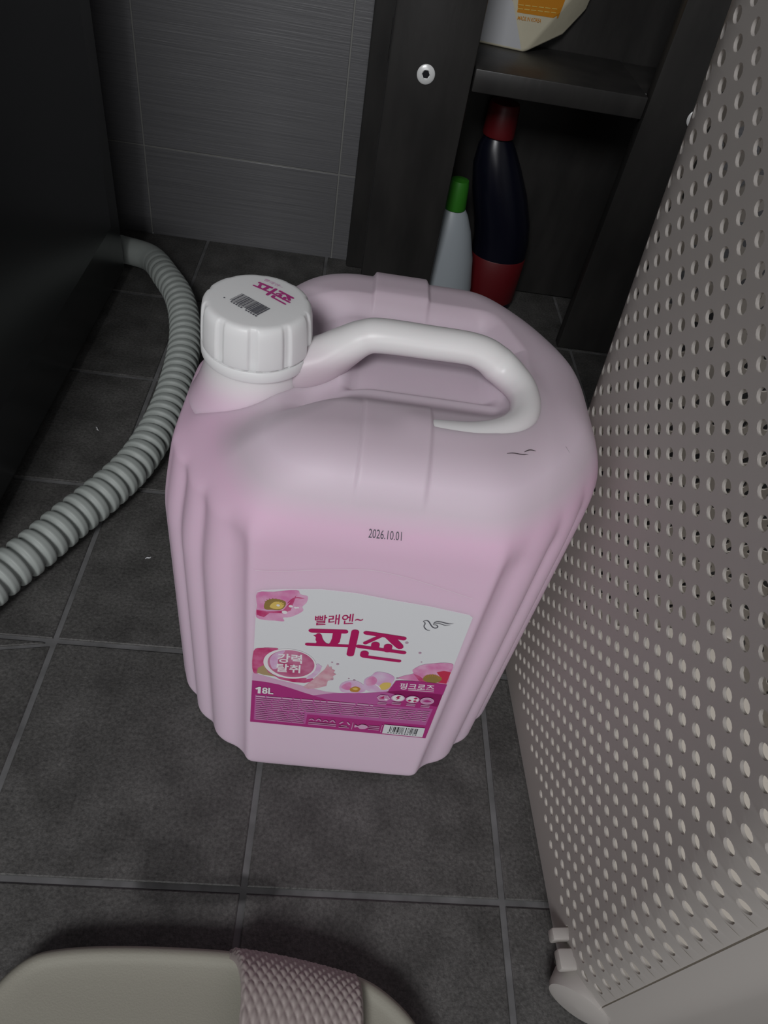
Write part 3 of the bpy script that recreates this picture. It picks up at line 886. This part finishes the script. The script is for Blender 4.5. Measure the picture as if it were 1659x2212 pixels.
    for j in range(2):
        p.poly([(-24.5, 90.5 + j * 2.6), (-3.6, 90.9 + j * 2.6), (-3.6, 92.3 + j * 2.6), (-24.5, 91.9 + j * 2.6)], 'ink_smallprint')
    for k in range(3):
        a = math.pi / 2 + k * 2 * math.pi / 3
        p.stroke([(2.6 + 3.6 * math.cos(a + .5), 96.6 + 3.4 * math.sin(a + .5)), (2.6 + 3.6 * math.cos(a + 1.5), 96.6 + 3.4 * math.sin(a + 1.5))], 1.2, 'ink_pale')
    p.poly([(-1.4, 90.2), (6.4, 90.4), (6.4, 91.8), (-1.4, 91.6)], 'ink_smallprint')
    p.stroke([(8.6, 89.5), (8.6, 100.5)], 0.45, 'ink_pale')
    p.blob([(10.4, 97.4), (12.6, 95.8), (15.2, 98.6), (18.6, 98.0), (20.4, 95.2), (18.4, 92.2), (14.6, 91.6), (12.6, 94.2), (10.4, 93.0)], 'ink_pale', 3)
    for j in range(3):
        p.poly([(20.8, 91.6 + j * 2.7), (29, 91.8 + j * 2.7), (29, 93.0 + j * 2.7), (20.8, 92.8 + j * 2.7)], 'ink_smallprint')
    p.stroke([(30.6, 89.5), (30.6, 101.0)], 0.4, 'ink_pale')
    p.build('recycling_marks', label)
    p = P_()
    p.poly([(32.2, 87.6), (63.4, 87.4), (62.8, 102.2), (32.0, 102.0)], 'paper')
    u = 36.8
    rnd = random.Random(5)
    while u < 58:
        w = rnd.choice([.35, .35, .7, 1.05]); 
        if rnd.random() < .86: p.poly([(u, 91.2), (u + w, 91.2), (u + w, 100.2), (u, 100.2)], 'ink_black', 0)
        u += w + rnd.choice([.3, .3, .6])
    for k in range(11):
        p.poly([(36 + k * 2.1, 89.0), (37.3 + k * 2.1, 89.0), (37.3 + k * 2.1, 90.5), (36 + k * 2.1, 90.5)], 'ink_grey', 0)
    p.build('barcode_print', label)

def draw_logo(p, quad, ink):
    """the two-syllable word mark drawn from thick rounded strokes; quad remaps it to another place"""
    lo, hi = np.array([-34.0, 189.0]), np.array([32.0, 221.5])
    if quad is None:
        f = lambda a: a
    else:
        q = np.asarray(quad, float)
        def f(pt):
            s, v = (np.array(pt, float) - lo) / (hi - lo)
            return tuple((1 - s) * (1 - v) * q[0] + s * (1 - v) * q[1] + s * v * q[2] + (1 - s) * v * q[3])
    k = 1.0 if quad is None else float(np.linalg.norm(np.asarray(quad[1]) - np.asarray(quad[0])) / 66.0)
    kv = 1.0 if quad is None else k
    def st(pts, w): p.stroke([f(a) for a in pts], w * k, ink)
    def pl(pts): p.poly([f(a) for a in pts], ink)
    st([(-30.2, 215.0), (-20, 216.5), (-9.7, 217.9)], 4.2)
    st([(-32.0, 199.0), (-18, 200.7), (-4.0, 202.3)], 3.1)
    st([(-3.3, 218.9), (-3.4, 206), (-3.6, 192.6)], 4.9)
    pl([(-17.0, 216.2), (-11.7, 216.7), (-11.6, 210.8), (-11.8, 205.6), (-12.8, 203.2), (-9.0, 201.2), (-19.7, 200.0), (-17.8, 203.6), (-17.0, 209.0)])
    pl([(-26.8, 199.8), (-26.4, 203.1), (-27.2, 205.3), (-27.2, 208.6), (-29.0, 209.9), (-27.4, 211.1), (-26.7, 212.7), (-25.2, 213.1), (-23.7, 211.2), (-23.0, 207.8), (-21.8, 204.8), (-20.1, 202.5), (-18.0, 202.0), (-19.2, 199.6), (-26.8, 198.7)])
    st([(3.8, 219.2), (15, 218.4), (27.4, 217.4)], 4.0)
    st([(4.4, 207.7), (8.4, 212.2), (12.6, 217.0)], 3.0)
    pl([(14.2, 217.4), (15.0, 219.4), (21.5, 219.0), (24.2, 215.3), (28.4, 209.9), (29.1, 207.4), (28.2, 205.4), (26.4, 204.8), (24.4, 206.3), (20.6, 210.6), (16.2, 216.0)])
    st([(0.6, 203.0), (15, 202.2), (30.2, 201.4)], 3.5)
    for (a, b, w) in ((11.1, 206.2, 5.4), (19.4, 205.4, 5.4)):
        st([(a, b - 3.0), (a, b - 1.0), (a - 0.1, b + 1.4)], w)
    st([(5.4, 191.9), (15, 191.4), (28.8, 190.8)], 3.1)
    st([(5.4, 193.2), (5.4, 194.0), (5.4, 196.0)], 5.4)

build_jug()

# ------------------------------------------------------------------ laundry basket
def build_basket():
    rz = math.radians(3.0)
    t = thing('laundry_basket', 'tall cream plastic laundry basket with round perforations beside the jug', 'basket', (0.349, 0.091, 0), rz)
    HW, HD, RC, H = 0.120, 0.170, 0.045, 0.60
    PITCH, ROW, HR, TH = 0.019, 0.0086, 0.0036, 0.0018
    ZB = 0.040
    NR = 60
    def outline_point(s, z, inset=0.0):
        """s runs clockwise seen from above from the front-left corner's middle along the left side, back, right, front"""
        hw = HW + 0.056 * z - inset; hd = HD + 0.040 * z - inset; oy = 0.020 * z; r = RC + 0.02 * z - inset
        # straight lengths measured on the base outline so columns stay aligned when it flares
        lx, ly = 2 * (HW - RC), 2 * (HD - RC)
        q = math.pi / 2 * RC
        per = 2 * lx + 2 * ly + 4 * q
        s = s % per
        def arc(cx, cy, a): return (cx + r * math.cos(a), cy + oy + r * math.sin(a))
        cxl, cxr, cyb, cyf = -(hw - r), hw - r, hd - r, -(hd - r)
        if s < q / 2: return arc(cxl, cyf, math.pi * 1.25 - (s / q) * math.pi / 2)
        s -= q / 2
        if s < ly: return (-hw, oy + cyf + (cyb - cyf) * s / ly)
        s -= ly
        if s < q: return arc(cxl, cyb, math.pi - (s / q) * math.pi / 2)
        s -= q
        if s < lx: return (cxl + (cxr - cxl) * s / lx, oy + hd)
        s -= lx
        if s < q: return arc(cxr, cyb, math.pi / 2 - (s / q) * math.pi / 2)
        s -= q
        if s < ly: return (hw, oy + cyb + (cyf - cyb) * s / ly)
        s -= ly
        if s < q: return arc(cxr, cyf, -(s / q) * math.pi / 2)
        s -= q
        if s < lx: return (cxr + (cxl - cxr) * s / lx, oy - hd)
        s -= lx
        return arc(cxl, cyf, -math.pi / 2 - (s / q) * math.pi / 2)
    lx, ly, q = 2 * (HW - RC), 2 * (HD - RC), math.pi / 2 * RC
    PER = 2 * lx + 2 * ly + 4 * q
    LEN = PER - lx - q            # perforated run, up to the middle of the front-right corner
    NC = int(round(LEN / PITCH))
    pit = LEN / NC
    V, F = [], []
    cache = {}
    def vert(s, z, side):
        key = (round(s * 1e6), round(z * 1e6), side)
        if key not in cache:
            x, y = outline_point(s, z, TH if side else 0.0)
            cache[key] = len(V); V.append((x, y, z))
        return cache[key]
    K = 12
    ang = [2 * math.pi * (k + 0.5) / K for k in range(K)]
    def hole_vert(s, z, side):
        x, y = outline_point(s, z, TH if side else 0.0)
        V.append((x, y, z)); return len(V) - 1
    def emit(poly, side):
        F.append(tuple(poly) if side else tuple(reversed(poly)))
    def solid(s0, s1, z0, z1):
        for side in (0, 1):
            n = max(1, int(math.ceil((s1 - s0) / 0.0095 - 1e-6)))
            for i in range(n):
                a, b = s0 + (s1 - s0) * i / n, s0 + (s1 - s0) * (i + 1) / n
                emit([vert(a, z0, side), vert(b, z0, side), vert(b, z1, side), vert(a, z1, side)], side)
    for r in range(NR):
        z0, z1 = ZB + r * ROW, ZB + (r + 1) * ROW
        zc = (z0 + z1) / 2
        off = 0.5 * (r % 2)
        if off:
            solid(0, 0.5 * pit, z0, z1); solid(LEN - 0.5 * pit, LEN, z0, z1)
        n = NC - 1 if off else NC
        for c in range(n):
            s0 = (c + off) * pit
            sc = s0 + pit / 2
            rings = []
            for side in (0, 1):
                outer = [vert(s0 + pit, z1, side), vert(sc, z1, side), vert(s0, z1, side), vert(s0, z0, side), vert(sc, z0, side), vert(s0 + pit, z0, side)]
                oa = [math.atan2(ROW / 2, pit / 2), math.pi / 2, math.pi - math.atan2(ROW / 2, pit / 2), math.pi + math.atan2(ROW / 2, pit / 2), 1.5 * math.pi, 2 * math.pi - math.atan2(ROW / 2, pit / 2)]
                ring = [hole_vert(sc + HR * math.cos(a), zc + HR * math.sin(a), side) for a in ang]
                rings.append(ring)
                # stitch the outer six to the ring of twelve
                seq = sorted([(a, 0, v) for a, v in zip(oa, outer)] + [(a, 1, v) for a, v in zip(ang, ring)])
                io = outer[-1]; ir = ring[-1]
                for a, kd, v in seq:
                    if kd == 0:
                        emit([ir, io, v][::1], side); io = v
                    else:
                        emit([ir, io, v], side); ir = v
            # wall of the hole, with its own vertices so its edge stays crisp
            wa = []
            for ring in rings:
                w = []
                for v in ring:
                    V.append(V[v]); w.append(len(V) - 1)
                wa.append(w)
            for k in range(K):
                k2 = (k + 1) % K
                F.append((wa[0][k], wa[0][k2], wa[1][k2], wa[1][k]))
    ZT = ZB + NR * ROW
    solid(0, LEN, 0.012, 0.022); solid(0, LEN, 0.022, ZB); solid(0, LEN, ZT, H)
    wall_me = mesh_data('perforated_wall', V, F, M['basket'], True)
    link('perforated_wall', wall_me, t)
    # plain front panel, a hair proud of the perforated wall, with the joint showing as a thin line
    V2, F2 = [], []
    ss = np.linspace(LEN + 0.0008, PER - 0.0008, 40)
    zs = np.linspace(0.012, H, 30)
    for side in (0, 1):
        for zz in zs:
            for s in ss:
                x, y = outline_point(s, zz, TH if side else -0.0002)
                V2.append((x, y, zz))
    n, m = len(ss), len(zs)
    for side in (0, 1):
        b = side * n * m
        for j in range(m - 1):
            for i in range(n - 1):
                f = (b + j * n + i, b + j * n + i + 1, b + (j + 1) * n + i + 1, b + (j + 1) * n + i)
                F2.append(f if side else f[::-1])
    for j in range(m - 1):
        for i in (0, n - 1):
            F2.append((j * n + i, (j + 1) * n + i, n * m + (j + 1) * n + i, n * m + j * n + i))
    link('front_panel', mesh_data('front_panel', V2, F2, M['basket'], True, None, 50), t)
    # floor pan
    V3 = [(*outline_point(s, 0.02, 0.003), zz) for zz in (0.014, 0.020) for s in np.linspace(0, PER, 80, endpoint=False)]
    F3 = [tuple(range(80)), tuple(reversed(range(80, 160)))] + [(i, (i + 1) % 80, 80 + (i + 1) % 80, 80 + i) for i in range(80)]
    link('floor_pan', mesh_data('floor_pan', V3, F3, M['basket'], True, None, 40), t)
    # rolled rim
    pts = [(*outline_point(s, H, -0.003), H) for s in np.linspace(0, PER, 121)]
    sweep('rim', pts, 0.007, 0.008, M['basket'], t, 12)
    # skids under the floor pan and round caps on the corners
    for sx in (-1, 1):
        for sy in (-1, 1):
            box('skid', (sx * 0.075 - 0.02, sy * 0.115 - 0.03, 0.0), (sx * 0.075 + 0.02, sy * 0.115 + 0.03, 0.0155), M['basket'], t, 0.004)
    def corner_cap(sx, sy):
        a = math.atan2(sy * 0.80, sx * 0.60)
        cxx, cyy = sx * (HW - RC + 0.010), sy * (HD - RC - 0.014)
        R0 = RC - 0.008
        prof = [(0.0, 0.0), (0.0215, 0.0), (0.0228, 0.003), (0.0228, 0.013), (0.0215, 0.0165), (0.017, 0.0180), (0.0, 0.0188)]
        o = lathe('wheel', prof, M['basket'], t, 40)
        o.rotation_euler = Vector((math.cos(a), math.sin(a), 0)).to_track_quat('Z', 'Y').to_euler()
        o.location = (cxx + R0 * math.cos(a), cyy + R0 * math.sin(a), 0.0230)
        return o
    corner_cap(-1, -1); corner_cap(1, -1); corner_cap(-1, 1); corner_cap(1, 1)
    # little bracket lugs beside the visible wheel
    b = box('bracket', (-HW - 0.014, -HD + 0.052, 0.034), (-HW + 0.004, -HD + 0.060, 0.045), M['basket'], t, 0.0015)
    b = box('bracket', (-HW - 0.013, -HD + 0.034, 0.036), (-HW + 0.006, -HD + 0.047, 0.046), M['basket'], t, 0.002)
build_basket()

# ------------------------------------------------------------------ slipper
def build_slipper():
    t = thing('slipper', 'cream foam slide slipper with a quilted pinkish strap', 'slipper', (-0.01, -0.095, 0))
    O = [(-0.144, -0.066), (-0.131, -0.053), (-0.113, -0.0475), (-0.078, -0.0445), (-0.030, -0.0440), (0.010, -0.0455), (0.050, -0.0495), (0.087, -0.0570), (0.109, -0.0680), (0.126, -0.0835), (0.135, -0.102),
         (0.128, -0.121), (0.105, -0.135), (0.060, -0.143), (0.0, -0.139), (-0.07, -0.131), (-0.11, -0.130), (-0.135, -0.122), (-0.150, -0.104), (-0.152, -0.083)]
    O = catmull([(x + 0.01, y + 0.095) for x, y in O], 8, True)
    n = len(O)
    c = np.array([-0.0, 0.0])
    d = np.roll(O, -1, 0) - np.roll(O, 1, 0)
    nr = np.stack([d[:, 1], -d[:, 0]], 1); nr /= np.linalg.norm(nr, axis=1)[:, None]
    if ((O - c) * nr).sum() < 0: nr = -nr
    prof = [(0.006, 0.0), (0.002, 0.002), (0.0, 0.007), (0.001, 0.014), (0.0, 0.022), (0.0005, 0.028), (0.003, 0.0305), (0.006, 0.0305), (0.0085, 0.0290), (0.012, 0.0280), (0.020, 0.0272)]
    V, F = [], []
    for ins, zz in prof:
        for k in range(n):
            p = O[k] - nr[k] * ins
            V.append((p[0], p[1], zz))
    for sc in (0.7, 0.45, 0.2):
        for k in range(n):
            p = (O[k] - nr[k] * 0.020) * sc
            V.append((p[0], p[1], 0.0268))
    R = len(prof) + 3
    for i in range(R - 1):
        for k in range(n):
            F.append((i * n + k, i * n + (k + 1) % n, (i + 1) * n + (k + 1) % n, (i + 1) * n + k))
    F.append(tuple(reversed(range(n)))); F.append(tuple((R - 1) * n + k for k in range(n)))
    link('sole', mesh_data('sole', V, F, M['slipper'], True, None, 60), t)
    # strap: an arched band with a raised diamond weave
    NU, NV = 130, 170
    V, F = [], []
    for side in (0, 1):
        for i in range(NU + 1):
            u = i / NU
            for j in range(NV + 1):
                v = j / NV
                a = math.pi * (0.02 + 0.96 * v)
                # edges of the band bow outward over the instep
                x = (0.004 + 0.016 * math.sin(a)) * (1 - u) + (0.096 + 0.002 * math.sin(a)) * u
                yo = 0.0510 - 0.0125 * u ** 1.5
                yi = -0.0475
                half = (yo - yi) / 2; mid = (yo + yi) / 2
                hgt = 0.047 - 0.013 * u
                cs, sn = math.cos(a), math.sin(a)
                y = mid + half * math.copysign(abs(cs) ** 0.75, cs)
                z = 0.012 + hgt * sn ** 0.62 if sn > 0 else 0.012
                th = 0.0055 if side else 0.0
                edge = min(u, 1 - u)
                dd = 0.0
                if not side:
                    p1 = math.sin(math.pi * (u * 13 + v * 15)); p2 = math.sin(math.pi * (u * 13 - v * 15))
                    dd = 0.0016 * (1 - max(abs(p1), abs(p2)) ** 1.0 * 0 - 1 + abs(p1 * p2) ** 0.6) * float(sstep(0, 0.02, edge))
                    dd -= 0.0018 * float(sstep(0.03, 0.0, edge))
                r = th - dd
                V.append((x, y - math.copysign(1, y - mid) * r * abs(cs), z - r * sn))
    w = NV + 1
    b = (NU + 1) * w
    for i in range(NU):
        for j in range(NV):
            f = (i * w + j, i * w + j + 1, (i + 1) * w + j + 1, (i + 1) * w + j)
            F.append(f[::-1]); F.append(tuple(k + b for k in f))
    for i in (0, NU):
        for j in range(NV):
            F.append((i * w + j, i * w + j + 1, b + i * w + j + 1, b + i * w + j))
    for j in (0, NV):
        for i in range(NU):
            F.append((i * w + j, (i + 1) * w + j, b + (i + 1) * w + j, b + i * w + j))
    me = mesh_data('strap', V, F, M['strap'], True, None, 60)
    bm = bmesh.new(); bm.from_mesh(me); bmesh.ops.recalc_face_normals(bm, faces=bm.faces[:]); bm.to_mesh(me); bm.free()
    link('strap', me, t)
build_slipper()

# ------------------------------------------------------------------ things on the shelf
def build_bag():
    t = thing('food_pouch', 'cream and white plastic pouch with an orange panel on the shelf', 'pouch', (0.235, 0.93, SHELF_TOP))
    ox, oy, oz = 0.235, 0.93, SHELF_TOP
    def L(x, y, z): return (x - ox, y - oy, z - oz)
    Z = oz
    V = [L(0.140, 0.928, Z), L(0.2335, 0.912, Z), L(0.283, 0.940, Z + 0.020), L(0.308, 0.952, Z + 0.050),      # 0-3 foot
         L(0.130, 0.922, 0.47), L(0.176, 0.902, 0.47), L(0.315, 0.940, 0.47),                                  # 4-6 belly
         L(0.140, 0.942, 0.555), L(0.200, 0.942, 0.56), L(0.300, 0.946, 0.555),                                # 7-9 top seal front
         L(0.140, 0.950, Z), L(0.240, 0.950, Z), L(0.290, 0.956, Z + 0.03),                                    # 10-12 foot back
         L(0.136, 0.956, 0.47), L(0.315, 0.956, 0.47), L(0.140, 0.946, 0.556), L(0.300, 0.950, 0.556)]         # 13-16
    F = [(0, 1, 5, 4), (1, 2, 3, 6), (1, 6, 5), (4, 5, 8, 7), (5, 6, 9, 8), (0, 10, 11, 1), (1, 11, 12, 2), (2, 12, 3),
         (3, 12, 14, 6), (6, 14, 16, 9), (0, 4, 13, 10), (4, 7, 15, 13), (10, 13, 14, 12, 11), (13, 15, 16, 14), (7, 8, 9, 16, 15)]
    mi = [1, 0, 0, 1, 0, 0, 0, 0, 0, 0, 1, 1, 0, 0, 0]
    me = mesh_data('pouch', V, F, [M['bag_cream'], M['bag_white']], False, mi)
    bm = bmesh.new(); bm.from_mesh(me)
    bmesh.ops.recalc_face_normals(bm, faces=bm.faces[:])
    bmesh.ops.bevel(bm, geom=bm.edges[:], offset=0.003, segments=3, affect='EDGES', profile=0.6)
    bm.to_mesh(me); bm.free()
    me.polygons.foreach_set('use_smooth', [True] * len(me.polygons))
    pouch = link('pouch', me, t)
    bv = BVHTree.FromPolygons([tuple(v.co) for v in me.vertices], [tuple(p.vertices) for p in me.polygons])
    def dr(u, v, l):
        h = bv.ray_cast(Vector((u / 1000 - ox, -0.3, v / 1000 - oz)), Vector((0, 1, 0)))
        p = h[0] if h[0] else Vector((u / 1000 - ox, 0, v / 1000 - oz))
        return (p.x, p.y - l - 0.0002, p.z)
    def grid_poly(pr, q, mat, n=8):
        q = [np.array(p, float) for p in q]
        f = lambda s, v: tuple((1 - s) * (1 - v) * q[0] + s * (1 - v) * q[1] + s * v * q[2] + (1 - s) * v * q[3])
        for i in range(n):
            for j in range(n):
                pr.poly([f(i / n, j / n), f((i + 1) / n, j / n), f((i + 1) / n, (j + 1) / n), f(i / n, (j + 1) / n)], mat, 0)
    p = Print(dr)
    grid_poly(p, [(205, 401), (268, 399), (276, 455), (190, 456)], 'ink_orange')
    p.build('orange_panel', pouch)
    p = Print(dr, 0.0004)
    for k in range(2):
        for j in range(6):
            p.poly([(211 + j * 9, 404.5 + k * 4), (218 + j * 9, 404.4 + k * 4), (218 + j * 9, 405.3 + k * 4), (211 + j * 9, 405.4 + k * 4)], 'ink_yellow')
    p.text('MADE IN KOREA', [(214, 393.4), (246, 392.8), (246, 397.0), (214, 397.6)], 'ink_orange', 0.01)
    p.build('origin_lettering', pouch)
    p = Print(dr, 0.0004)
    for k in range(5):
        p.stroke([(172, 412 + k * 4.4), (175.5, 413 + k * 4.4), (176, 411 + k * 4.4)], 0.8, 'ink_black')
        p.stroke([(168, 412 + k * 4.4), (170.2, 410.6 + k * 4.4), (170.6, 413.4 + k * 4.4)], 0.8, 'ink_black')
    p.build('printed_code', pouch)
build_bag()

def build_bottles():
    t = thing('squeeze_bottle', 'white tapering bottle with a green cap behind the jug', 'bottle', (0.180, 0.868, 0))
    lathe('bottle_body', [(0.048, 0.0), (0.0535, 0.004), (0.0545, 0.02), (0.052, 0.05), (0.044, 0.095), (0.032, 0.135), (0.022, 0.158), (0.0165, 0.166), (0.0, 0.166)], M['bottle_white'], t, 48, (0, 0, 0), (1.0, 0.78))
    lathe('bottle_cap', [(0.0, 0.166), (0.0160, 0.166), (0.0165, 0.169), (0.0140, 0.200), (0.0125, 0.206), (0.0, 0.208)], M['cap_green'], t, 36)
    t = thing('detergent_bottle', 'dark navy bottle with a red cap behind the white bottle', 'bottle', (0.272, 0.916, 0))
    prof = [(0.036, 0.0), (0.042, 0.004), (0.0435, 0.03), (0.0435, 0.088), (0.0435, 0.11), (0.0435, 0.14), (0.042, 0.18), (0.036, 0.215), (0.027, 0.242), (0.019, 0.256), (0.0, 0.256)]
    def lean(o):
        for v in o.data.vertices:
            v.co.x -= 0.046 * float(sstep(0.09, 0.27, v.co.z))
        o.data.update()
        return o
    lean(lathe('bottle_body', prof, M['bottle_navy'], t, 48, (0, 0, 0), (1.0, 0.85)))
    lean(lathe('bottle_cap', [(0.0, 0.256), (0.0225, 0.256), (0.0230, 0.259), (0.0215, 0.294), (0.0195, 0.298), (0.0, 0.299)], M['cap_red'], t, 36))
    lathe('label_band', [(0.0425, 0.012), (0.0440, 0.014), (0.0442, 0.085), (0.0428, 0.087)], M['cap_red'], t, 48, (0, 0, 0), (1.0, 0.85))
build_bottles()

def build_lint():
    for (x, y, a, L, label) in ((-0.140, 0.305, 0.5, 0.0065, 'tiny pale lint fleck on the floor tile left of the jug'),
                                (-0.243, 0.492, -0.9, 0.0075, 'tiny pale lint fleck between the hose and the dark machine')):
        pts = [(-L / 2, 0, 0.0009), (-L / 5, 0.0006, 0.0011), (L / 5, -0.0004, 0.0010), (L / 2, 0.0007, 0.0008)]
        path, s = resample(catmull(pts, 6), 0.0004)
        r = 0.0007 * np.sin(np.linspace(0.25, math.pi - 0.25, len(path)))
        o = sweep('lint_fleck', path, r, r, M['paper'], None, 8)
        o.location = (x, y, 0); o.rotation_euler = (0, 0, a)
        tag(o, label, 'lint', 'lint flecks on the floor')
build_lint()
